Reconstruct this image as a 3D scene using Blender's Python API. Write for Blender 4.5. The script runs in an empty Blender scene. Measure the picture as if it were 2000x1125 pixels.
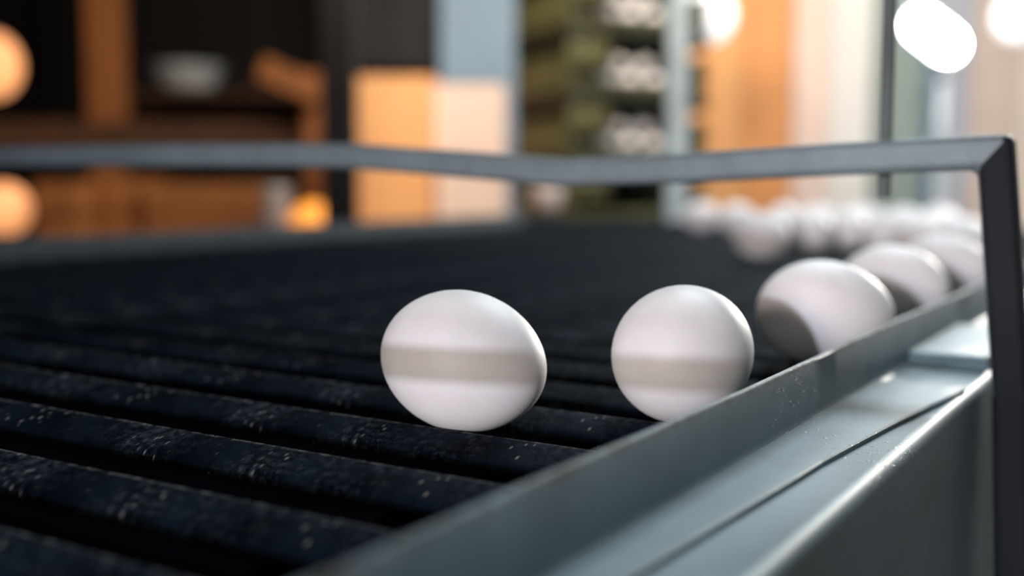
import bpy, bmesh, math, random
from mathutils import Vector, Matrix

random.seed(7)
S = bpy.context.scene
COL = S.collection
R = math.radians

# ------------------------------------------------------------------ camera, world, lights, exposure
BED = 0.850                      # top of the conveyor slats above the floor
cd = bpy.data.cameras.new('camera')
cd.sensor_width = 36.0
cd.lens = 39.4
cd.clip_start = 0.005
cd.dof.use_dof = True
cd.dof.focus_distance = 0.338
cd.dof.aperture_fstop = 4.3
cam = bpy.data.objects.new('camera', cd)
cam.location = (0, 0, 0.928)
cam.rotation_euler = (R(90 - 5.57), 0, 0)
COL.objects.link(cam)
S.camera = cam

S.view_settings.view_transform = 'Standard'
S.view_settings.look = 'None'
S.view_settings.gamma = 1.0
S.view_settings.use_curve_mapping = False
S.view_settings.exposure = 0.0
S.cycles.use_denoising = True
S.cycles.max_bounces = 6
S.cycles.sample_clamp_indirect = 6.0

W = bpy.data.worlds.new('overcast_sky')
S.world = W
W.use_nodes = True
bg = W.node_tree.nodes['Background']
bg.inputs[0].default_value = (0.86, 0.93, 1.0, 1)
bg.inputs[1].default_value = 2.4


def lamp(name, kind, loc, energy, color, target=None, **kw):
    d = bpy.data.lights.new(name, kind)
    d.energy = energy
    d.color = color
    for k, v in kw.items():
        setattr(d, k, v)
    o = bpy.data.objects.new(name, d)
    o.location = loc
    if target is not None:
        o.rotation_euler = (Vector(target) - Vector(loc)).to_track_quat('-Z', 'Y').to_euler()
    COL.objects.link(o)
    return o


# small bright work lamp behind the photographer, to the left
lamp('work_lamp_light', 'SPOT', (-1.27, -2.34, 1.288), 185, (0.76, 0.80, 1.0), (0.08, 0.40, 0.87),
     shadow_soft_size=0.02, spot_size=R(24), spot_blend=0.6)
# wide shaded lamp beside it, warmer and softer
lamp('shaded_lamp_light', 'SPOT', (-1.45, -2.30, 1.30), 280, (1.0, 0.90, 0.84), (0.22, 0.66, 0.87),
     shadow_soft_size=0.22, spot_size=R(20), spot_blend=1.0)
# daylight through the high window in the back wall
lamp('window_daylight', 'AREA', (1.55, 4.90, 2.30), 40, (0.84, 0.95, 1.0), (0.25, 0.6, 0.9),
     shape='RECTANGLE', size=2.4, size_y=0.8)
# lamp on the right-hand wall side, rims the eggs
lamp('side_lamp_light', 'SPOT', (1.74, 2.99, 1.38), 250, (1.0, 0.93, 0.84), (0.12, 0.45, 0.87),
     shadow_soft_size=0.10, spot_size=R(26), spot_blend=0.7)
# cool lamp under the ceiling beyond the belt, and an added dim fill light behind the camera
lamp('ceiling_lamp_light', 'AREA', (0.9, 2.0, 2.8), 58, (0.84, 0.95, 1.0), (0.15, 0.5, 0.9),
     shape='RECTANGLE', size=1.2, size_y=0.4)
lamp('front_fill_light', 'AREA', (-0.9, -2.9, 1.7), 8, (1.0, 0.93, 0.88), (0.1, 0.4, 0.9),
     shape='RECTANGLE', size=2.4, size_y=1.6)
# added warm fill lights that brighten the bench and partition background
lamp('bench_fill_light', 'AREA', (-0.10, 1.95, 1.95), 27, (1.0, 0.84, 0.68), (-0.2, 3.3, 1.0),
     shape='RECTANGLE', size=0.6, size_y=0.3)
lamp('partition_fill_light', 'AREA', (1.1, 2.9, 2.5), 30, (1.0, 0.88, 0.74), (1.15, 4.2, 1.1),
     shape='RECTANGLE', size=0.8, size_y=0.3)

# ------------------------------------------------------------------ materials


def srgb(r, g, b):
    f = lambda c: (c / 255 / 12.92) if c <= 10 else ((c / 255 + 0.055) / 1.055) ** 2.4
    return (f(r), f(g), f(b), 1)


class NT:
    def __init__(s, name):
        s.m = bpy.data.materials.new(name)
        s.m.use_nodes = True
        s.t = s.m.node_tree
        s.b = s.t.nodes['Principled BSDF']

    def n(s, typ, **kw):
        x = s.t.nodes.new(typ)
        for k, v in kw.items():
            if isinstance(k, str) and hasattr(x, k):
                setattr(x, k, v)
        return x

    def l(s, a, b):
        s.t.links.new(a, b)

    def coord(s, scale=(1, 1, 1)):
        tc = s.n('ShaderNodeTexCoord')
        mp = s.n('ShaderNodeMapping')
        mp.inputs['Scale'].default_value = scale
        s.l(tc.outputs['Object'], mp.inputs['Vector'])
        return mp.outputs['Vector']

    def noise(s, vec, scale, detail=4, rough=0.6):
        x = s.n('ShaderNodeTexNoise')
        x.inputs['Scale'].default_value = scale
        x.inputs['Detail'].default_value = detail
        x.inputs['Roughness'].default_value = rough
        s.l(vec, x.inputs['Vector'])
        return x.outputs['Fac']

    def ramp(s, fac, stops):
        x = s.n('ShaderNodeValToRGB')
        e = x.color_ramp.elements
        while len(e) < len(stops):
            e.new(0.5)
        for i, (p, c) in enumerate(stops):
            e[i].position = p
            e[i].color = c
        s.l(fac, x.inputs['Fac'])
        return x.outputs['Color']

    def mix(s, fac, a, b, typ='MIX'):
        x = s.n('ShaderNodeMix')
        x.data_type = 'RGBA'
        x.blend_type = typ
        for src, idx in ((fac, 0), (a, 6), (b, 7)):
            if isinstance(src, (float, int)):
                x.inputs[idx].default_value = src
            elif isinstance(src, tuple):
                x.inputs[idx].default_value = src
            else:
                s.l(src, x.inputs[idx])
        return x.outputs[2]

    def bump(s, h, strength=0.3, dist=0.001):
        x = s.n('ShaderNodeBump')
        x.inputs['Strength'].default_value = strength
        x.inputs['Distance'].default_value = dist
        s.l(h, x.inputs['Height'])
        s.l(x.outputs['Normal'], s.b.inputs['Normal'])


def plain(name, c, rough=0.6, metal=0.0, var=0.25, scale=12.0, spec=0.5):
    """a base colour broken up by a soft procedural noise"""
    k = NT(name)
    v = k.coord()
    f = k.noise(v, scale)
    lo = tuple(x * (1 - var) for x in c[:3]) + (1,)
    hi = tuple(min(1, x * (1 + var)) for x in c[:3]) + (1,)
    k.l(k.ramp(f, [(0.3, lo), (0.7, hi)]), k.b.inputs['Base Color'])
    k.b.inputs['Roughness'].default_value = rough
    k.b.inputs['Metallic'].default_value = metal
    k.b.inputs['Specular IOR Level'].default_value = spec
    return k.m


def wood(name, c, rough=0.65, grain=(30, 30, 2.5)):
    k = NT(name)
    v = k.coord(grain)
    f = k.noise(v, 2.0, 6, 0.65)
    lo = tuple(x * 0.6 for x in c[:3]) + (1,)
    hi = tuple(min(1, x * 1.25) for x in c[:3]) + (1,)
    k.l(k.ramp(f, [(0.3, lo), (0.7, hi)]), k.b.inputs['Base Color'])
    k.b.inputs['Roughness'].default_value = rough
    k.bump(f, 0.3, 0.002)
    return k.m


def glow(name, c, strength):
    k = NT(name)
    k.b.inputs['Base Color'].default_value = c
    k.b.inputs['Emission Color'].default_value = c
    k.b.inputs['Emission Strength'].default_value = strength
    return k.m


def egg_mat():
    k = NT('egg_shell')
    v = k.coord()
    f = k.noise(v, 60, 4, 0.6)
    k.l(k.ramp(f, [(0.3, (0.80, 0.765, 0.75, 1)), (0.7, (0.86, 0.83, 0.82, 1))]), k.b.inputs['Base Color'])
    k.b.inputs['Roughness'].default_value = 0.5
    k.b.inputs['Specular IOR Level'].default_value = 0.32
    k.b.inputs['Subsurface Weight'].default_value = 0.12
    k.b.inputs['Subsurface Radius'].default_value = (0.004, 0.002, 0.0015)
    k.b.inputs['Subsurface Scale'].default_value = 1.0
    f2 = k.noise(v, 1500, 2, 0.5)
    k.bump(f2, 0.12, 0.0002)
    return k.m


def slat_mat():
    """black slats with dust, pale crumbs and scuffed edges"""
    k = NT('black_slat')
    v = k.coord()
    f = k.noise(v, 45, 6, 0.7)
    dust = k.ramp(f, [(0.35, (0.0005, 0.0012, 0.0025, 1)), (0.72, (0.0055, 0.011, 0.019, 1))])
    v2 = k.coord((190, 430, 190))
    vo = k.n('ShaderNodeTexVoronoi')
    vo.inputs['Scale'].default_value = 1.0
    vo.inputs['Randomness'].default_value = 1.0
    k.l(v2, vo.inputs['Vector'])
    patch = k.noise(v, 28, 3, 0.6)
    m1 = k.ramp(vo.outputs['Distance'], [(0.10, (1, 1, 1, 1)), (0.26, (0, 0, 0, 1))])
    m2 = k.ramp(patch, [(0.52, (0, 0, 0, 1)), (0.66, (1, 1, 1, 1))])
    mm = k.n('ShaderNodeMath', operation='MULTIPLY')
    k.l(m1, mm.inputs[0])
    k.l(m2, mm.inputs[1])
    mm2 = k.n('ShaderNodeMath', operation='MULTIPLY')
    k.l(mm.outputs[0], mm2.inputs[0])
    mm2.inputs[1].default_value = 0.8
    # worn, paler arris along the top edges
    tc = k.n('ShaderNodeTexCoord')
    sx = k.n('ShaderNodeSeparateXYZ')
    k.l(tc.outputs['Object'], sx.inputs[0])
    wear = k.noise(v, 170, 5, 0.75)
    mr = k.n('ShaderNodeMapRange')
    mr.inputs['From Min'].default_value = .0058
    mr.inputs['From Max'].default_value = .0074
    k.l(sx.outputs['X'], mr.inputs['Value'])
    pe = mr.outputs[0]
    w2 = k.ramp(wear, [(0.45, (0, 0, 0, 1)), (0.60, (1, 1, 1, 1))])
    me = k.n('ShaderNodeMath', operation='MULTIPLY')
    k.l(pe, me.inputs[0])
    k.l(w2, me.inputs[1])
    fine = k.ramp(k.noise(v, 330, 4, 0.7), [(0.48, (0, 0, 0, 1)), (0.70, (1, 1, 1, 1))])
    fm = k.n('ShaderNodeMath', operation='MULTIPLY')
    k.l(fine, fm.inputs[0])
    k.l(k.ramp(k.noise(v, 17, 3, 0.6), [(0.42, (0, 0, 0, 1)), (0.62, (1, 1, 1, 1))]), fm.inputs[1])
    dust = k.mix(fm.outputs[0], dust, (0.040, 0.050, 0.058, 1))
    c1 = k.mix(me.outputs[0], dust, (0.16, 0.155, 0.15, 1))
    c2 = k.mix(mm2.outputs[0], c1, (0.42, 0.39, 0.36, 1))
    k.l(c2, k.b.inputs['Base Color'])
    k.b.inputs['Roughness'].default_value = 0.6
    k.b.inputs['Specular IOR Level'].default_value = 0.02
    k.bump(k.noise(v, 380, 4, 0.7), 0.6, 0.0009)
    return k.m


def rail_mat(name, base, rough=0.50, bumps=0.5, metal=0.1, edge_z=None):
    """grey-blue painted steel, dirty and blistered"""
    k = NT(name)
    v = k.coord()
    f = k.noise(v, 22, 6, 0.7)
    lo = tuple(x * 0.72 for x in base[:3]) + (1,)
    hi = tuple(x * 1.2 for x in base[:3]) + (1,)
    c = k.ramp(f, [(0.3, lo), (0.72, hi)])
    chips = k.ramp(k.noise(v, 130, 5, 0.75), [(0.66, (0, 0, 0, 1)), (0.72, (1, 1, 1, 1))])
    c = k.mix(chips, c, (0.022, 0.02, 0.018, 1))
    if edge_z:                                    # worn, rusty top edge of the lip
        tc = k.n('ShaderNodeTexCoord')
        sx = k.n('ShaderNodeSeparateXYZ')
        k.l(tc.outputs['Object'], sx.inputs[0])
        mr = k.n('ShaderNodeMapRange')
        mr.inputs['From Min'].default_value = edge_z
        mr.inputs['From Max'].default_value = edge_z + .002
        k.l(sx.outputs['Z'], mr.inputs['Value'])
        wn = k.ramp(k.noise(v, 95, 5, 0.75), [(0.42, (0, 0, 0, 1)), (0.60, (1, 1, 1, 1))])
        ml = k.n('ShaderNodeMath', operation='MULTIPLY')
        k.l(mr.outputs[0], ml.inputs[0])
        k.l(wn, ml.inputs[1])
        c = k.mix(ml.outputs[0], c, (0.035, 0.028, 0.024, 1))
    k.l(c, k.b.inputs['Base Color'])
    k.b.inputs['Roughness'].default_value = rough
    k.b.inputs['Metallic'].default_value = metal
    grit = k.ramp(k.noise(v, 420, 3, 0.6), [(0.60, (0, 0, 0, 1)), (0.75, (1, 1, 1, 1))])
    area = k.ramp(k.noise(v, 14, 2, 0.5), [(0.50, (0, 0, 0, 1)), (0.66, (1, 1, 1, 1))])
    mm = k.n('ShaderNodeMath', operation='MULTIPLY')
    k.l(grit, mm.inputs[0])
    k.l(area, mm.inputs[1])
    k.bump(mm.outputs[0], bumps, 0.0008)
    return k.m


M = {}
M['egg'] = egg_mat()
M['slat'] = slat_mat()
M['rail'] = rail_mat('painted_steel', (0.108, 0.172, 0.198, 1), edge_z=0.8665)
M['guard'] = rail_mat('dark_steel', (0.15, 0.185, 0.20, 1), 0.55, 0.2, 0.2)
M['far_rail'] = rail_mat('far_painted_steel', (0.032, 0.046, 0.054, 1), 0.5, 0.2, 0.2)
M['post'] = plain('shade_toned_steel', (0.010, 0.0125, 0.0145, 1), 0.7, spec=.15)  # guard leg's shade is put into its base colour
M['rod'] = plain('grey_green_rod', (0.14, 0.16, 0.15, 1), 0.5)
M['bolt'] = plain('bolt_steel', (0.09, 0.10, 0.11, 1), 0.4, 0.7)
M['pan'] = plain('gap_black', (0.0015, 0.002, 0.003, 1), 0.9, spec=.0)
M['concrete'] = plain('concrete', (0.16, 0.15, 0.14, 1), 0.85, scale=4)
M['dark_wall'] = wood('dark_boarding', (0.006, 0.004, 0.003, 1))
M['pale_wall'] = plain('pale_plaster', (0.55, 0.53, 0.50, 1), 0.9, var=0.08, scale=3)
M['ceiling'] = plain('dark_ceiling', (0.03, 0.028, 0.026, 1), 0.9)
M['brown'] = wood('brown_timber', (0.36, 0.125, 0.030, 1))
M['dim_brown'] = wood('dark_timber', (0.10, 0.042, 0.018, 1))
M['orange'] = plain('orange_board', srgb(250, 184, 124), 0.75, var=0.08, scale=6)
M['orange_b'] = plain('orange_board_deep', srgb(240, 168, 108), 0.75, var=0.08, scale=6)
M['pink'] = plain('pale_pink_card', srgb(246, 222, 210), 0.8, var=0.05, scale=6)
M['white'] = plain('white_board', srgb(240, 240, 238), 0.7, var=0.04, scale=5)
M['blue_grey'] = plain('blue_grey_paint', srgb(132, 160, 184), 0.6, var=0.06, scale=6)
M['grey_green'] = plain('grey_green_sheet', srgb(150, 168, 164), 0.6, var=0.08, scale=5)
M['lilac'] = plain('lilac_grey_sheet', srgb(186, 190, 204), 0.6, var=0.06, scale=5)
M['beige'] = plain('beige_sheet', srgb(214, 198, 186), 0.7, var=0.06, scale=5)
M['cream'] = plain('cream_sheet', srgb(236, 226, 212), 0.7, var=0.05, scale=5)
M['blue_pipe'] = plain('blue_pipe_paint', srgb(84, 112, 138), 0.5)
M['black'] = plain('black_paint', (0.004, 0.004, 0.005, 1), 0.7, spec=.15)
M['charcoal'] = plain('charcoal_paint', (0.032, 0.032, 0.035, 1), 0.7, spec=.2)
M['grey_card'] = plain('dull_grey', (0.30, 0.25, 0.235, 1), 0.7)
M['olive'] = plain('olive_plastic', (0.085, 0.085, 0.034, 1), 0.55)
M['olive_dark'] = plain('dark_olive_plastic', (0.020, 0.021, 0.010, 1), 0.55)
M['steel'] = plain('grey_steel', (0.40, 0.49, 0.53, 1), 0.45, 0.1)
M['bowl'] = plain('pale_enamel', (0.74, 0.80, 0.86, 1), 0.4)
M['lamp_white'] = glow('lamp_white_glow', (1.0, 0.95, 0.88, 1), 220.0)
M['lamp_soft'] = glow('lamp_soft_glow', (0.95, 0.97, 1.0, 1), 1.1)
M['lamp_orange'] = glow('lamp_orange_glow', (1.0, 0.42, 0.17, 1), 0.95)
M['lamp_amber'] = glow('lamp_amber_glow', (1.0, 0.36, 0.05, 1), 0.95)

gk = NT('window_glass')
gk.b.inputs['Transmission Weight'].default_value = 1.0
gk.b.inputs['Roughness'].default_value = 0.0
gk.b.inputs['IOR'].default_value = 1.02
M['glass'] = gk.m

# ------------------------------------------------------------------ mesh helpers


class MB:
    def __init__(s):
        s.v, s.f, s.smooth = [], [], []

    def add(s, vs, fs, smooth=False):
        o = len(s.v)
        s.v += [tuple(p) for p in vs]
        s.f += [tuple(i + o for i in q) for q in fs]
        s.smooth += [smooth] * len(fs)
        return s

    def box(s, x0, x1, y0, y1, z0, z1):
        vs = [(x, y, z) for x in (x0, x1) for y in (y0, y1) for z in (z0, z1)]
        return s.add(vs, [(0, 1, 3, 2), (4, 6, 7, 5), (0, 4, 5, 1), (2, 3, 7, 6), (0, 2, 6, 4), (1, 5, 7, 3)])

    def bar(s, a, b, w, h=None, up=(0, 0, 1)):
        """square bar from a to b"""
        h = h or w
        a, b = Vector(a), Vector(b)
        d = (b - a).normalized()
        side = d.cross(Vector(up))
        if side.length < 1e-4:
            side = d.cross(Vector((1, 0, 0)))
        side.normalize()
        u = side.cross(d).normalized()
        vs = []
        for p in (a, b):
            for i, j in ((-1, -1), (1, -1), (1, 1), (-1, 1)):
                vs.append(p + side * (i * w / 2) + u * (j * h / 2))
        return s.add(vs, [(3, 2, 1, 0), (4, 5, 6, 7), (0, 1, 5, 4), (1, 2, 6, 5), (2, 3, 7, 6), (3, 0, 4, 7)])

    def tube(s, a, b, r, n=16, r2=None):
        a, b = Vector(a), Vector(b)
        d = (b - a).normalized()
        q = Vector((0, 0, 1)).rotation_difference(d)
        r2 = r if r2 is None else r2
        vs = []
        for p, rr in ((a, r), (b, r2)):
            for i in range(n):
                t = 2 * math.pi * i / n
                vs.append(p + q @ Vector((rr * math.cos(t), rr * math.sin(t), 0)))
        s.add(vs, [(i, (i + 1) % n, n + (i + 1) % n, n + i) for i in range(n)], True)
        o = len(s.v) - 2 * n
        s.f += [tuple(o + n - 1 - i for i in range(n)), tuple(o + n + i for i in range(n))]
        s.smooth += [False, False]
        return s

    def lathe(s, prof, n=32, origin=(0, 0, 0), axis='Z'):
        """prof: list of (radius, height)"""
        vs, ox = [], Vector(origin)
        m = len(prof)
        for i in range(n):
            t = 2 * math.pi * i / n
            for r, h in prof:
                p = Vector((r * math.cos(t), r * math.sin(t), h))
                if axis == 'X':
                    p = Vector((h, r * math.cos(t), r * math.sin(t)))
                vs.append(ox + p)
        fs = []
        for i in range(n):
            j = (i + 1) % n
            for k in range(m - 1):
                fs.append((i * m + k, j * m + k, j * m + k + 1, i * m + k + 1))
        return s.add(vs, fs, True)

    def prism(s, prof, y0, y1, axis='Y', smooth=False):
        """closed profile of (x, z) swept along an axis"""
        n = len(prof)
        vs = []
        for y in (y0, y1):
            for a, b in prof:
                vs.append((a, y, b) if axis == 'Y' else (y, a, b))
        s.add(vs, [(i, (i + 1) % n, n + (i + 1) % n, n + i) for i in range(n)], smooth)
        o = len(s.v) - 2 * n
        s.f += [tuple(o + n - 1 - i for i in range(n)), tuple(o + n + i for i in range(n))]
        s.smooth += [False, False]
        return s

    def mesh(s, name):
        me = bpy.data.meshes.new(name)
        me.from_pydata(s.v, [], s.f)
        for p, k in zip(me.polygons, s.smooth):
            p.use_smooth = k
        bm = bmesh.new()
        bm.from_mesh(me)
        bmesh.ops.remove_doubles(bm, verts=bm.verts, dist=1e-6)
        bmesh.ops.recalc_face_normals(bm, faces=bm.faces)
        bm.to_mesh(me)
        bm.free()
        return me

    def build(s, name, mat, parent=None, bevel=0.0, seg=2):
        me = s.mesh(name)
        me.materials.append(M[mat])
        o = bpy.data.objects.new(name, me)
        COL.objects.link(o)
        if parent:
            o.parent = parent
        if bevel:
            b = o.modifiers.new('bevel', 'BEVEL')
            b.width = bevel
            b.segments = seg
            b.limit_method = 'ANGLE'
            b.angle_limit = R(35)
        return o


def empty(name, loc=(0, 0, 0), rz=0.0):
    o = bpy.data.objects.new(name, None)
    o.location = loc
    o.rotation_euler = (0, 0, rz)
    o.empty_display_size = 0.05
    COL.objects.link(o)
    return o


def tag(o, label, cat, group=None):
    o['label'] = label
    o['category'] = cat
    if group:
        o['group'] = group
    return o


def struct(o):
    o['kind'] = 'structure'
    return o


# ------------------------------------------------------------------ the room
XL, XR, YB, YF, ZC = -3.2, 3.0, 5.0, -3.2, 3.1
struct(MB().box(XL - .1, XR + .1, YF - .1, YB + .1, -.1, 0).build('floor', 'concrete'))
struct(MB().box(XL - .1, XR + .1, YF - .1, YB + .1, ZC, ZC + .1).build('ceiling', 'ceiling'))
struct(MB().box(XL - .1, XL, YF, YB, 0, ZC).build('wall_left', 'dark_wall'))
struct(MB().box(XL, XR, YF - .1, YF, 0, ZC).build('wall_front', 'dark_wall'))
bx0, bx1, bz0, bz1 = .25, 2.9, 1.85, 2.75
struct(MB().box(XL, bx0, YB, YB + .1, 0, ZC).box(bx1, XR, YB, YB + .1, 0, ZC)
       .box(bx0, bx1, YB, YB + .1, 0, bz0).box(bx0, bx1, YB, YB + .1, bz1, ZC).build('wall_back', 'dark_wall'))
win2 = struct(empty('window_2', ((bx0 + bx1) / 2, YB + .05, bz0)))
qw, qh = (bx1 - bx0) / 2, bz1 - bz0
fr = MB().box(-qw, -qw + .05, -.04, .04, 0, qh).box(qw - .05, qw, -.04, .04, 0, qh)
fr.box(-qw + .05, qw - .05, -.04, .04, 0, .05).box(-qw + .05, qw - .05, -.04, .04, qh - .05, qh)
for q in (-1, 1):
    fr.box(q * .44 - .02, q * .44 + .02, -.03, .03, .05, qh - .05)
fr.build('window_frame', 'white', win2)
for a, c in ((-qw + .05, -.46), (-.42, .42), (.46, qw - .05)):
    MB().box(a, c, -.004, .004, .05, qh - .05).build('pane', 'glass', win2)
# right wall with a wide window opening
wy0, wy1, wz0, wz1 = 2.6, 4.8, 1.0, 2.5
wr = struct(MB().box(XR, XR + .1, YF, wy0, 0, ZC).box(XR, XR + .1, wy1, YB, 0, ZC)
            .box(XR, XR + .1, wy0, wy1, 0, wz0).box(XR, XR + .1, wy0, wy1, wz1, ZC).build('wall_right', 'pale_wall'))
win = empty('window_1', (XR + .05, (wy0 + wy1) / 2, wz0))
struct(win)
hw, hh = (wy1 - wy0) / 2, wz1 - wz0
fr = MB()
fr.box(-.04, .04, -hw, -hw + .06, 0, hh).box(-.04, .04, hw - .06, hw, 0, hh)
fr.box(-.04, .04, -hw + .06, hw - .06, 0, .06).box(-.04, .04, -hw + .06, hw - .06, hh - .06, hh)
fr.box(-.03, .03, -.03, .03, .06, hh - .06)
fr.build('window_frame', 'white', win)
MB().box(-.004, .004, -hw + .06, -.03, .06, hh - .06).build('pane', 'glass', win)
MB().box(-.004, .004, .03, hw - .06, .06, hh - .06).build('pane', 'glass', win)

# ------------------------------------------------------------------ the conveyor
# local x runs along the side rail, local y across the belt (to the left), z up
conv = empty('egg_conveyor', (0, 0, 0), R(58))
tag(conv, 'black slatted egg conveyor with grey-blue painted steel side rails', 'conveyor')

V0, V1 = 0.111, 1.00             # inner faces of the two side rails
U0, U1 = -0.25, 1.62             # near and far end of the bed
PITCH, SW, SH = 0.0445, 0.0155, 0.0068

# slats: a crowned bar with rounded edges, every one a part of its own
h = SW / 2
slat_prof = [(-h, -SH), (-h, -.0062), (-h + .0004, -.0049), (-h + .0013, -.0038), (-h + .0028, -.0031),
             (0, -.0016), (h - .0010, -.0001), (h - .0003, -.0002), (h, -.0008), (h, -SH)]
smb = MB()
n = len(slat_prof)
cuts = [V0 + .002 + (V1 - V0 - .004) * i / 24 for i in range(25)]
vs = [(a, y, b) for y in cuts for a, b in slat_prof]
smb.add(vs, [(k * n + i, k * n + (i + 1) % n, (k + 1) * n + (i + 1) % n, (k + 1) * n + i)
             for k in range(24) for i in range(n)], False)
smb.f += [tuple(n - 1 - i for i in range(n)), tuple(24 * n + i for i in range(n))]
smb.smooth += [False, False]
slat_me = smb.mesh('slat')
slat_me.materials.append(M['slat'])
slat_us = []
k = -12
while 0.2747 + PITCH * k < U1 - .02:
    u = 0.2747 + PITCH * k
    if u > U0 + .02:
        slat_us.append(u)
    k += 1
for i, u in enumerate(slat_us):
    o = bpy.data.objects.new('slat', slat_me)
    COL.objects.link(o)
    o.parent = conv
    near = abs(u - 0.33) > 0.1
    o.location = (u, 0, BED + (random.uniform(-.0008, 0) if near else 0) - .0)
    o.rotation_euler = (0, R(random.uniform(-1.2, 1.2)) if near else 0, 0)

# added black sheet (pan) to darken the slat gaps, and two carrier chains
MB().box(U0, U1, V0 + .004, V1 - .004, BED - .115, BED - .112).build('gap_dark_sheet', 'pan', conv)
for v in (V0 + .06, V1 - .06):
    c = MB()
    for i in range(int((U1 - U0 - .04) / .0215)):
        u = U0 + .02 + i * .0215
        dv = .004 if i % 2 else -.004
        c.box(u - .004, u + .024, v + dv - .0025, v + dv + .0025, BED - SH - .0145, BED - SH - .0015)
    c.build('carrier_chain', 'pan', conv)


def wob(u, amp=1.0, ph=0.0):
    """slight waviness of old bent sheet metal"""
    return amp * (.00022 * math.sin(u * 23 + ph) + .00006 * math.sin(u * 83 + 1.3 + ph) + .00003 * math.sin(u * 191 + ph))


def side_rail(name, vin, out, u0, u1, step=.01, mat='rail'):
    """lip, ledge, rounded ridge and outer web swept along the belt; out = -1 towards the right"""
    us = [u0 + (u1 - u0) * i / max(1, round((u1 - u0) / step)) for i in range(max(1, round((u1 - u0) / step)) + 1)]
    base = [(0, .019), (0, -.035), (.002, -.035), (.002, -.006)]
    p = [(0.000, -.060), (0.000, .0182), (.0004, .0190), (.0016, .0190), (.0021, .0184), (.0023, .002),
         (.0026, .0002), (.0034, -.0012), (.0050, -.0018)]
    p += [(.012, -.0019), (.022, -.0019), (.0335, -.0018)]
    for a in range(0, 91, 15):                                   # rounded outer ridge
        p.append((.0345 + .0040 * math.sin(R(a)), -.0058 + .0040 * math.cos(R(a)) + .0004))
    p += [(.0386, -.02), (.0388, -.125), (.0368, -.125), (.0366, -.012), (.034, -.008), (.006, -.006), (.003, -.008), (.002, -.060)]
    n = len(p)
    m = MB()
    vs = []
    for u in us:
        for i, (d, z) in enumerate(p):
            w = wob(u) if z > .01 else wob(u, .5, 2.0)
            vs.append((u, vin + out * (d + w), BED + z + (wob(u, .9, 4.0) if z > .01 else wob(u, .35, 1.0))))
    fs = [(k * n + i, k * n + (i + 1) % n, (k + 1) * n + (i + 1) % n, (k + 1) * n + i)
          for k in range(len(us) - 1) for i in range(n)]
    m.add(vs, fs, True)
    L = len(us) - 1
    m.f += [tuple(n - 1 - i for i in range(n)), tuple(L * n + i for i in range(n))]
    m.smooth += [False, False]
    o = m.build(name, mat, conv)
    e = o.modifiers.new('edge', 'EDGE_SPLIT')
    e.split_angle = R(40)
    return o


rail_r = side_rail('side_rail', V0, -1, U0 - .05, U1 + .03)
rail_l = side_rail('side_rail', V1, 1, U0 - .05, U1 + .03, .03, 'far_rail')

# overlapping cover strip lying on the ledge of the near rail; its free edge runs askew towards the ridge
strip = MB()
edge = [(-.25, .099), (.10, .0965), (.17, .0950), (.211, .0932), (.25, .0912), (.285, .0893), (.305, .0886),
        (.335, .0862), (.37, .0832), (.40, .0800), (.425, .0765), (.44, .0752)]
vs, fs = [], []
TH = .0017
for u, v in edge:
    z = BED - .0017
    vs += [(u, V0 - .0030, z), (u, V0 - .0030, z + TH), (u, v + .0006, z + TH), (u, v, z + TH - .0005), (u, v, z)]
for k in range(len(edge) - 1):
    for i in range(5):
        fs.append((k * 5 + i, k * 5 + (i + 1) % 5, (k + 1) * 5 + (i + 1) % 5, (k + 1) * 5 + i))
fs += [(4, 3, 2, 1, 0), tuple((len(edge) - 1) * 5 + i for i in range(5))]
strip.add(vs, fs)
strip.build('cover_strip', 'rail', conv)

# bracket plate with a curled front edge where the guard post is fixed
br = MB()
cp = [(.4955, .0046), (.494, .0040), (.4932, .0025), (.494, -.0016), (.60, -.0016), (.60, .0046)]
br.prism([(a, BED + b) for a, b in cp], V0 - .0032, .0765)
bo = br.build('bracket_plate', 'rail', conv)


def sweep_square(path, w, ref):
    """square section swept with mitred corners along a polyline in the plane normal to ref"""
    P = [Vector(p) for p in path]
    ref = Vector(ref).normalized()
    vs, fs = [], []
    for i, p in enumerate(P):
        d0 = (P[i] - P[i - 1]).normalized() if i else (P[1] - P[0]).normalized()
        d1 = (P[i + 1] - P[i]).normalized() if i < len(P) - 1 else d0
        n0, n1 = ref.cross(d0).normalized(), ref.cross(d1).normalized()
        b = (n0 + n1).normalized()
        s = 1 / max(.35, b.dot(n0))
        for i2, j2 in ((-1, -1), (1, -1), (1, 1), (-1, 1)):
            vs.append(p + b * (i2 * w / 2 * s) + ref * (j2 * w / 2))
    for k in range(len(P) - 1):
        for i in range(4):
            fs.append((k * 4 + i, k * 4 + (i + 1) % 4, (k + 1) * 4 + (i + 1) % 4, (k + 1) * 4 + i))
    L = (len(P) - 1) * 4
    fs += [(3, 2, 1, 0), (L, L + 1, L + 2, L + 3)]
    return MB().add(vs, fs)


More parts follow.
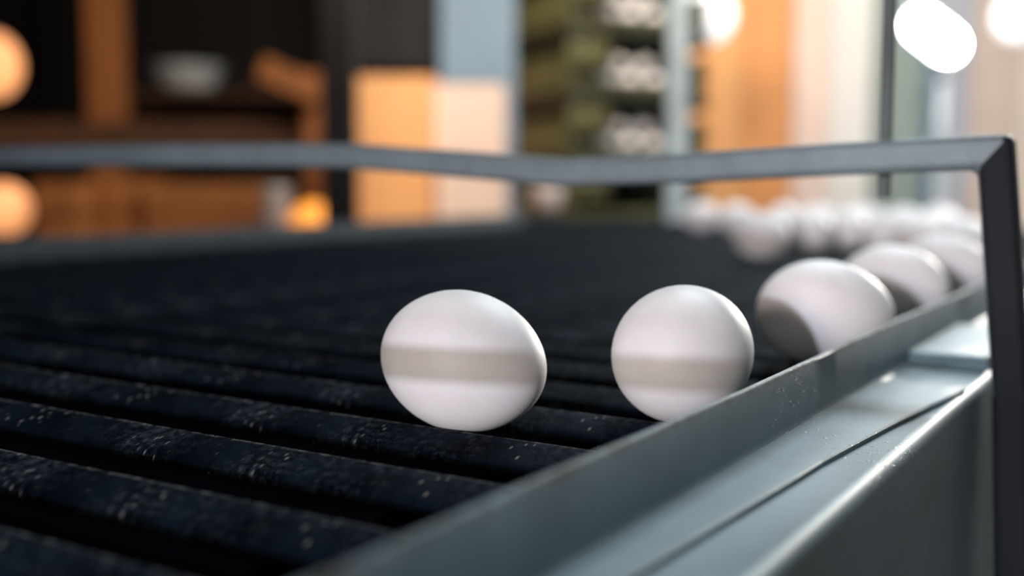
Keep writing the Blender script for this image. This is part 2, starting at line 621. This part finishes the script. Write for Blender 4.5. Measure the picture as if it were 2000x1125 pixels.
# guard: one square bar bent at the corner, post outside the near rail, cross bar over the belt
GU = 0.4625
CZ = 0.928
gpath = [(GU, .0540, .55), (GU, .0550, .70), (GU, .0622, .845), (GU, .0713, CZ + .0100), (GU, .13, CZ + .0080),
         (GU, .20, CZ + .0045), (GU, .26, CZ + .0030), (GU, .33, CZ + .0080), (GU, .39, CZ + .0120), (GU, .50, CZ + .0135),
         (GU, .66, CZ + .0145), (GU, V1 + .048, CZ + .014), (GU, V1 + .048, .60)]
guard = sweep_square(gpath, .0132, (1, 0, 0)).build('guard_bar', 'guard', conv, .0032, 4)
guard.data.materials.append(M['post'])           # shade on the upright leg is put into a darker colour
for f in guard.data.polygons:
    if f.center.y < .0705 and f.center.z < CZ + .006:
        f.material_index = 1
rod_v = .115
MB().tube((GU + .0095, rod_v, CZ - .0075), (GU + .0095, rod_v, CZ + .40), .0026, 14).build('upright_rod', 'rod', guard)

# near guard bar across the belt
npath = [(.02, .056, .70), (.02, .056, .9116), (.02, .30, .9032), (.02, .60, .900), (.02, V1 + .046, .900), (.02, V1 + .046, .66)]
stop = sweep_square(npath, .0088, (1, 0, 0)).build('stop_bar', 'guard', conv, .001, 2)

# end rail at the far end and at the near end, legs down to the floor
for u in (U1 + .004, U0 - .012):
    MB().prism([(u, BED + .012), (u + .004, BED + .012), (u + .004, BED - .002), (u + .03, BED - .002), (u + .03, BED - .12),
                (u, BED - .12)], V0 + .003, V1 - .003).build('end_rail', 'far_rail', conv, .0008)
for u in (U0 + .02, U1 - .06):
    for v in (V0 - .018, V1 + .018):
        l = MB().box(u - .016, u + .016, v - .016, v + .016, .008, BED - .010).build('leg', 'guard', conv, .002)
        MB().box(u - .03, u + .03, v - .03, v + .03, 0, .008).build('foot_plate', 'bolt', l)
    MB().bar((u, V0 - .002, .30), (u, V1 + .002, .30), .025).build('leg_brace', 'guard', conv, .002)


# ------------------------------------------------------------------ eggs
def egg_mesh(L=.057, D=.0445, k=.14):
    prof = []
    N = 36
    for i in range(N + 1):
        t = math.pi * i / N
        x = -math.cos(t)
        r = math.sqrt(max(0, 1 - x * x)) * (1 - k * x - .05 * x * x)
        prof.append((r, x * L / 2))
    rm = max(r for r, x in prof)
    prof = [(r / rm * D / 2, x) for r, x in prof]
    return MB().lathe(prof, 48, axis='X').mesh('egg')


EGG = [egg_mesh(.0570, .0452, .02), egg_mesh(.0565, .0448, .08), egg_mesh(.0590, .0445, .09)]
for m in EGG:
    m.materials.append(M['egg'])
EGRP = 'white eggs on the conveyor'


def uv(u, v):
    c, s = math.cos(R(58)), math.sin(R(58))
    return (u * c - v * s, u * s + v * c)


def egg(x, y, z, yaw, pitch, label, me=0, roll=0.0, group=EGRP):
    o = bpy.data.objects.new('egg', EGG[me])
    o.location = (x, y, z)
    o.rotation_euler = (R(roll), R(pitch), R(yaw))
    COL.objects.link(o)
    return tag(o, label, 'egg', group)


x, y = uv(.2939, .2022)
egg(x, y, BED + .0197, -30, 9, 'white egg lying alone on the slats, clear of the side rail, shade band across it', 0)
x, y = uv(.339, .1450)
egg(x, y, BED + .0212, 60, -4, 'roundish white egg between the lone egg and the shaded egg on the rail', 1)
egg(.1325, .470, BED + .0216, 9, 4, 'white egg leaning on the rail, its left end in its neighbour\'s shade', 2)
x, y = uv(.6085, .1425)
egg(x, y, BED + .0205, -28, 3, 'blurred white egg touching the rail directly behind the half-shaded egg', 0)
x, y = uv(.7420, .1430)
egg(x, y, BED + .0205, -35, -4, 'blurred white egg on the rail just left of the guard post', 1)
x, y = uv(.8755, .1460)
egg(x, y, BED + .0205, -30, 3, 'blurred white egg along the rail, mostly hidden by the guard post', 0)
far = [(1488, 1.100, 'pale blurred egg standing apart on the black slats under the crossbar'),
       (1585, 1.175, 'pinkish blurred egg right beside the egg that stands apart'),
       (1655, 1.225, 'pinkish blurred egg in the front row of the far cluster, below the upright rod'),
       (1740, 1.130, 'blurred pale egg in the far cluster, right of the upright rod'),
       (1800, 1.040, 'blurred pale egg above the rail eggs, midway from rod to guard post'),
       (1846, 1.180, 'blurred pale egg of the far cluster, just left of the guard post'),
       (1878, 1.000, 'blurred pale egg tucked behind the guard post edge, front of the far cluster'),
       (1372, 1.640, 'faint blurred egg at the far end rail, leftmost of the far cluster'),
       (1440, 1.560, 'faint blurred egg by the end rail, above and left of the egg apart'),
       (1530, 1.500, 'faint blurred egg behind the gap between the two foremost far eggs'),
       (1600, 1.440, 'faint blurred egg at the back of the cluster, left of the upright rod'),
       (1690, 1.420, 'faint blurred egg at the back, straight below the upright rod tip'),
       (1765, 1.360, 'faint blurred egg in the back row, right of the upright rod'),
       (1835, 1.420, 'faint blurred egg in the back row near the guard post')]
for i, (px, Y, lab) in enumerate(far):
    egg((px - 1000) * Y / 2190, Y, BED + .0222, (-30, 40, 75, -10, 15, -50, 30)[i % 7], random.uniform(-5, 5), lab, i % 3)

# ------------------------------------------------------------------ background: packing room behind the belt
# long bench
bench = tag(empty('work_bench', (-.55, 3.35, 0)), 'long dim timber workbench along the back of the room', 'bench')
MB().box(-1.75, .56, -.42, .17, .695, .730).build('bench_top', 'dim_brown', bench, .004)
for sx in (-1.65, -.6, .48):
    for sy in (-.36, .11):
        MB().box(sx - .035, sx + .035, sy - .035, sy + .035, 0, .695).build('leg', 'dim_brown', bench)
MB().box(-1.65, .48, -.135, -.115, .25, .31).build('stretcher', 'dim_brown', bench)
BT = .730


def crate(x, y, z, w, d, h, mat, label, group=None, rz=0.0, boards=2, name='wooden_crate', cat='crate'):
    t = tag(empty(name, (x, y, z), rz), label, cat, group)
    g = h * .08
    bh = (h - g * (boards - 1)) / boards
    for i in range(boards):
        z0 = i * (bh + g)
        for s in (-1, 1):
            MB().box(-w / 2, w / 2, s * d / 2 - .007, s * d / 2 + .007, z0, z0 + bh).build('board', mat, t, .002)
            MB().box(s * w / 2 - .007, s * w / 2 + .007, -d / 2 + .0075, d / 2 - .0075, z0, z0 + bh).build('board', mat, t, .002)
    for sx in (-1, 1):
        for sy in (-1, 1):
            cx, cy = sx * (w / 2 - .020), sy * (d / 2 - .020)
            MB().box(cx - .012, cx + .012, cy - .012, cy + .012, 0, h).build('corner_post', mat, t)
    MB().box(-w / 2 + .008, w / 2 - .008, -d / 2 + .008, d / 2 - .008, .004, .014).build('bottom', mat, t)
    return t


def carton(x, y, z, w, d, h, mat, label, rz=0.0, group=None):
    t = tag(empty('carton', (x, y, z), rz), label, 'box', group)
    MB().box(-w / 2, w / 2, -d / 2, d / 2, 0, h).build('body', mat, t, .006)
    MB().box(-w / 2 - .001, -.002, -d / 2 - .001, d / 2 + .001, h, h + .003).build('flap', mat, t)
    MB().box(.002, w / 2 + .001, -d / 2 - .001, d / 2 + .001, h, h + .003).build('flap', mat, t)
    return t


# brown crates on the left part of the bench
crate(-1.265, 3.26, BT, .12, .28, .19, 'brown', 'narrow brown timber crate beside the lower glowing lamp', boards=2)
crate(-1.13, 3.37, BT, .11, .26, .20, 'brown', 'brown timber crate standing under the tall brown post', boards=2)
crate(-.865, 3.35, BT, .36, .30, .185, 'brown', 'wide low brown crate between the brown posts', boards=2)

# globe lamps


def globe_lamp(x, y, z, r, mat, label, hang=False, squash=1.0, group=None):
    t = tag(empty('globe_lamp', (x, y, z - r)), label, 'lamp', group)
    pr = [(r * math.sin(R(a)), r - r * squash * math.cos(R(a))) for a in range(0, 181, 10)]
    MB().lathe(pr, 28).build('globe', mat, t)
    if hang:
        MB().tube((0, 0, r + r * squash - .008), (0, 0, r + r * squash + .05), .022, 14, .014).build('lamp_holder', 'black', t)
        MB().tube((0, 0, r + r * squash + .05), (0, 0, ZC - z + r), .004, 8).build('cord', 'black', t)
    else:
        MB().tube((0, 0, -(z - BT - r)), (0, 0, r - r * squash + .008), .038, 16, .03).build('lamp_base', 'black', t)
    return t


globe_lamp(-1.60, 3.50, 1.275, .085, 'lamp_orange', 'warm orange globe lamp hanging above the left end of the bench', True, 1.2)
globe_lamp(-1.470, 3.25, BT + .110, .075, 'lamp_orange', 'orange glowing globe lamp standing on the bench, left of the brown crates')
globe_lamp(-.535, 3.02, BT + .075, .062, 'lamp_amber', 'amber glowing globe lamp on the bench beside the black post')

# timber posts, shelf and bowl
p = tag(empty('timber_post', (-1.335, 3.75, 0)), 'tall orange-brown timber post between the hanging lamp and the grey bowl', 'post')
MB().box(-.055, .055, -.04, .04, 0, ZC).build('post', 'brown', p, .004)
MB().box(-.45, .70, -.062, -.041, 1.00, 1.115).build('cross_plank', 'dim_brown', p, .003)
p = tag(empty('braced_post', (-.615, 3.60, 0)), 'brown timber post with short slanting brace left of the black post', 'post')
MB().box(-.040, .040, -.04, .04, 0, ZC * .42 - .04).build('post', 'brown', p, .004)
MB().bar((-.16, -.075, 1.27), (.02, -.075, 1.19), .075).build('brace', 'brown', p, .004)
sh = tag(empty('wall_shelf', (-.98, 4.35, 0)), 'dark timber shelf behind the posts that holds the grey bowl', 'shelf')
MB().box(-.55, .55, -.15, .65, 1.225, 1.255).build('shelf_board', 'dim_brown', sh, .003)
for sx in (-.45, .45):
    MB().prism([(-.13, 1.225), (.649, 1.225), (.649, .85), (.62, .85)], sx - .012, sx + .012, 'X').build('bracket', 'dim_brown', sh)
b = tag(MB().lathe([(0, .004), (.08, .004), (.10, .03), (.125, .085), (.132, .09), (.13, .096), (.12, .088), (.095, .035), (.07, .012), (0, .011)], 32,
                   (0, 0, -.004)).build('bowl', 'bowl'), 'grey-blue enamel bowl on the dark shelf between the brown posts', 'bowl')
b.location = (-1.225, 4.30, 1.256)
b.scale = (1.05, 1.05, 1.05)
j = tag(empty('jar', (-.645, 3.08, BT)), 'small greyish jar on the bench left of the amber lamp', 'jar')
MB().lathe([(0, 0), (.04, 0), (.045, .02), (.045, .12), (.034, .145), (.034, .155), (0, .155)], 20).build('body', 'grey_card', j)
MB().lathe([(0, .156), (.037, .156), (.037, .175), (0, .175)], 20).build('lid', 'steel', j)

# black steel post
p = tag(empty('steel_post', (-.395, 2.55, 0)), 'black steel post left of the orange cartons, floor to ceiling', 'post')
MB().box(-.031, .045, -.031, .031, .01, ZC).build('post', 'black', p, .004)
MB().box(-.08, .08, -.08, .08, 0, .01).build('base_plate', 'black', p)

# charcoal cupboard above the orange cartons, white-blue pillar beside it
cb = tag(empty('wall_cupboard', (-.385, 3.88, 1.28)), 'charcoal cupboard above the orange cartons', 'cupboard')
MB().box(-.155, .150, -.16, .16, 0, .75).build('body', 'charcoal', cb, .004)
MB().box(-.150, -.003, -.178, -.162, .01, .74).build('door', 'charcoal', cb, .003)
MB().box(.003, .146, -.178, -.162, .01, .74).build('door', 'charcoal', cb, .003)
MB().box(-.155, .150, .16, 1.12, .05, .65).build('mounting_frame', 'charcoal', cb)
pl = tag(empty('square_pillar', (-.085, 3.75, 0)), 'pale blue-grey square pillar between the charcoal cupboard and olive crates', 'pillar')
MB().box(-.148, .168, -.09, .15, .09, ZC).build('shaft', 'blue_grey', pl, .006)
MB().box(-.168, .188, -.11, .17, 0, .09).build('plinth', 'blue_grey', pl, .004)
for i, z in enumerate((BT, BT + .237)):
    carton(-.340 + .004 * i, 3.20, z, .245, .30, .233, 'orange',
           ('orange carton standing on the bench beside the black post', 'orange carton stacked on top of the other orange carton')[i], 0, 'orange cartons')
for i, z in enumerate((BT, BT + .227)):  # warm light patch on the pillar, made as added pink blocks
    carton(-.112 - .004 * i, 3.22, z, .192, .28, .223, 'pink',
           ('pale pink block added for the warm light on the pillar, on the bench', 'upper pale pink block added for the warm light on the pillar')[i], 0, 'pale blocks for warm light')
cup = tag(MB().lathe([(0, 0), (.026, 0), (.034, .09), (.031, .09), (.024, .006), (0, .006)], 20).build('cup', 'grey_card'),
          'small pinkish cup on the dark stand, in front of the pillar edge', 'cup')
cup.location = (.080, 2.505, .825)

# olive crates in a slightly turned stack, each with a few pale eggs
stand = tag(empty('crate_stand', (.235, 2.78, 0), R(24)), 'dark stand carrying the stack of olive crates', 'stand')
MB().box(-.31, .20, -.235, .17, .795, .825).build('stand_top', 'olive_dark', stand, .003)
for sx in (-.28, .17):
    for sy in (-.20, .14):
        MB().box(sx - .015, sx + .015, sy - .015, sy + .015, 0, .795).build('leg', 'olive_dark', stand)


def tray_crate(x, y, z, rz, label):
    t = tag(empty('olive_crate', (x, y, z), rz), label, 'crate', 'stacked olive crates')
    w, d, h = .36, .30, .146
    MB().box(-w / 2, w / 2, -d / 2, d / 2, 0, .012).build('bottom', 'olive_dark', t)
    MB().box(-w / 2, w / 2, d / 2 - .012, d / 2, .012, h).build('back_panel', 'olive_dark', t)
    for s in (-1, 1):
        MB().box(s * w / 2 - .006, s * w / 2 + .006, -d / 2, d / 2 - .012, .012, h - .055).build('side_panel', 'olive', t)
        MB().box(s * w / 2 - .009, s * w / 2 + .009, -d / 2, d / 2 - .012, h - .03, h).build('side_rim', 'olive_dark', t)
    MB().box(-w / 2, w / 2, -d / 2 - .002, -d / 2 + .012, .012, .030).build('front_panel', 'olive', t, .003)
    MB().box(-w / 2 - .004, -w / 2 + .10, -d / 2 - .006, -d / 2 + .010, .060, .125).build('front_plate', 'olive', t, .003)
    MB().box(-w / 2 - .008, w / 2 + .008, -d / 2 - .010, -d / 2 + .002, h - .014, h).build('rim', 'olive_dark', t, .003)
    return t


words = ('lowest', 'second', 'third', 'fourth', 'topmost')
ca, sa = math.cos(R(24)), math.sin(R(24))
for i in range(5):
    z = .825 + .148 * i
    tray_crate(.235, 2.78, z, R(24), 'dark olive open-fronted crate, %s of the stack beside the pillar' % (words[i] if i != 1 else 'second from below'))
    if i in (0, 4):
        continue
    for q, (dx, dy, dz) in enumerate(((-.065, -.108, .0225), (0, -.108, .0225), (.065, -.108, .0225), (-.035, -.105, .063), (.030, -.105, .063))):
        lx, ly = dx, dy
        egg(.235 + lx * ca - ly * sa, 2.78 + lx * sa + ly * ca, z + .012 + dz, 40 * q, 0,
            '%s in the %s olive crate' % (('left egg of the front row', 'middle egg of the front row', 'right egg of the front row',
                                           'left one of two upper eggs', 'right one of two upper eggs')[q],
                                          ('', 'second lowest', 'middle', 'second highest')[i]),
            q % 3, group='eggs in the olive crate ' + ('', 'second', 'third', 'fourth')[i])

# grey-blue post right of the crates
p = tag(empty('grey_post', (.362, 2.48, 0)), 'slim grey-blue post right of the olive crates, floor to ceiling', 'post')
MB().box(-.021, .021, -.021, .021, .01, ZC).build('post', 'steel', p, .003)
MB().box(-.06, .06, -.06, .06, 0, .01).build('base_plate', 'steel', p)

# board partition: orange, pale pink and white upright boards
bp = tag(empty('board_partition', (0, 4.25, 0)), 'partition of upright orange, pinkish and white boards right of the crates', 'partition')
xs = [(.60, .865, 'orange'), (.872, 1.045, 'orange_b'), (1.052, 1.185, 'pink'), (1.192, 1.345, 'white')]
for i, (a, c, m) in enumerate(xs):
    MB().box(a, c, -.012 + .004 * (i % 2), .012 + .004 * (i % 2), .02, 1.74).build('board', m, bp, .003)
for z in (.25, 1.05, 1.60):
    MB().box(.60, 1.345, .018, .05, z, z + .07).build('rail', 'dim_brown', bp)
for a in (.64, 1.30):
    MB().box(a - .03, a + .03, .051, .09, 0, 1.74).build('stud', 'dim_brown', bp)

# sheet partition further right
sp = tag(empty('sheet_partition', (0, 4.45, 0)), 'pale sheet partition of grey-green, lilac, beige and cream sheets behind the flood lamp', 'partition')
xs = [(1.40, 1.62, 'grey_green'), (1.624, 1.80, 'lilac'), (1.804, 2.00, 'beige'), (2.004, 2.95, 'cream')]
for i, (a, c, m) in enumerate(xs):
    MB().box(a, c, -.006, .006, .02, 1.76).build('sheet', m, sp, .002)
for z in (.2, 1.6):
    MB().box(1.40, 2.95, .007, .04, z, z + .05).build('rail', 'steel', sp)
for a in (1.43, 2.90):
    MB().box(a - .02, a + .02, .041, .08, 0, 1.76).build('stud', 'steel', sp)
pp = tag(empty('blue_pipe', (1.585, 4.30, 0)), 'thin blue upright pipe below the flood lamp', 'pipe')
MB().tube((0, 0, 0), (0, 0, 1.36), .020, 14).build('pipe', 'blue_pipe', pp)
MB().tube((0, 0, 1.36), (0, 0, 1.385), .026, 14).build('cap', 'blue_pipe', pp)

# flood lamp: slanted long lit panel on a stand
fl = tag(empty('flood_lamp', (1.345, 3.60, 0)), 'bright slanted white flood lamp right of the upright rod', 'lamp')
def stadium(x0, z0, x1, z1, r):
    t = math.atan2(z1 - z0, x1 - x0)
    p = [(x1 + r * math.cos(t + R(q)), z1 + r * math.sin(t + R(q))) for q in range(-90, 91, 15)]
    return p + [(x0 + r * math.cos(t + R(q)), z0 + r * math.sin(t + R(q))) for q in range(90, 271, 15)]


MB().prism(stadium(-.055, 1.408, .025, 1.350, .058), -.014, .020).build('housing', 'steel', fl, .004)
MB().prism(stadium(-.055, 1.408, .025, 1.350, .048), -.020, -.0142).build('lit_panel', 'lamp_white', fl)
MB().tube((0.03, .03, 0.012), (0.03, .03, 1.36), .012, 12).build('stand_pole', 'steel', fl)
MB().lathe([(0, 0), (.14, 0), (.14, .008), (.02, .014), (0, .014)], 20, (.03, .03, 0)).build('stand_base', 'steel', fl)
globe_lamp(.605, 3.55, 1.432, .085, 'lamp_soft', 'white globe lamp hanging in front of the orange boards', True)
globe_lamp(1.62, 3.65, 1.44, .075, 'lamp_soft', 'white globe lamp hanging at the right, before the cream sheet', True)
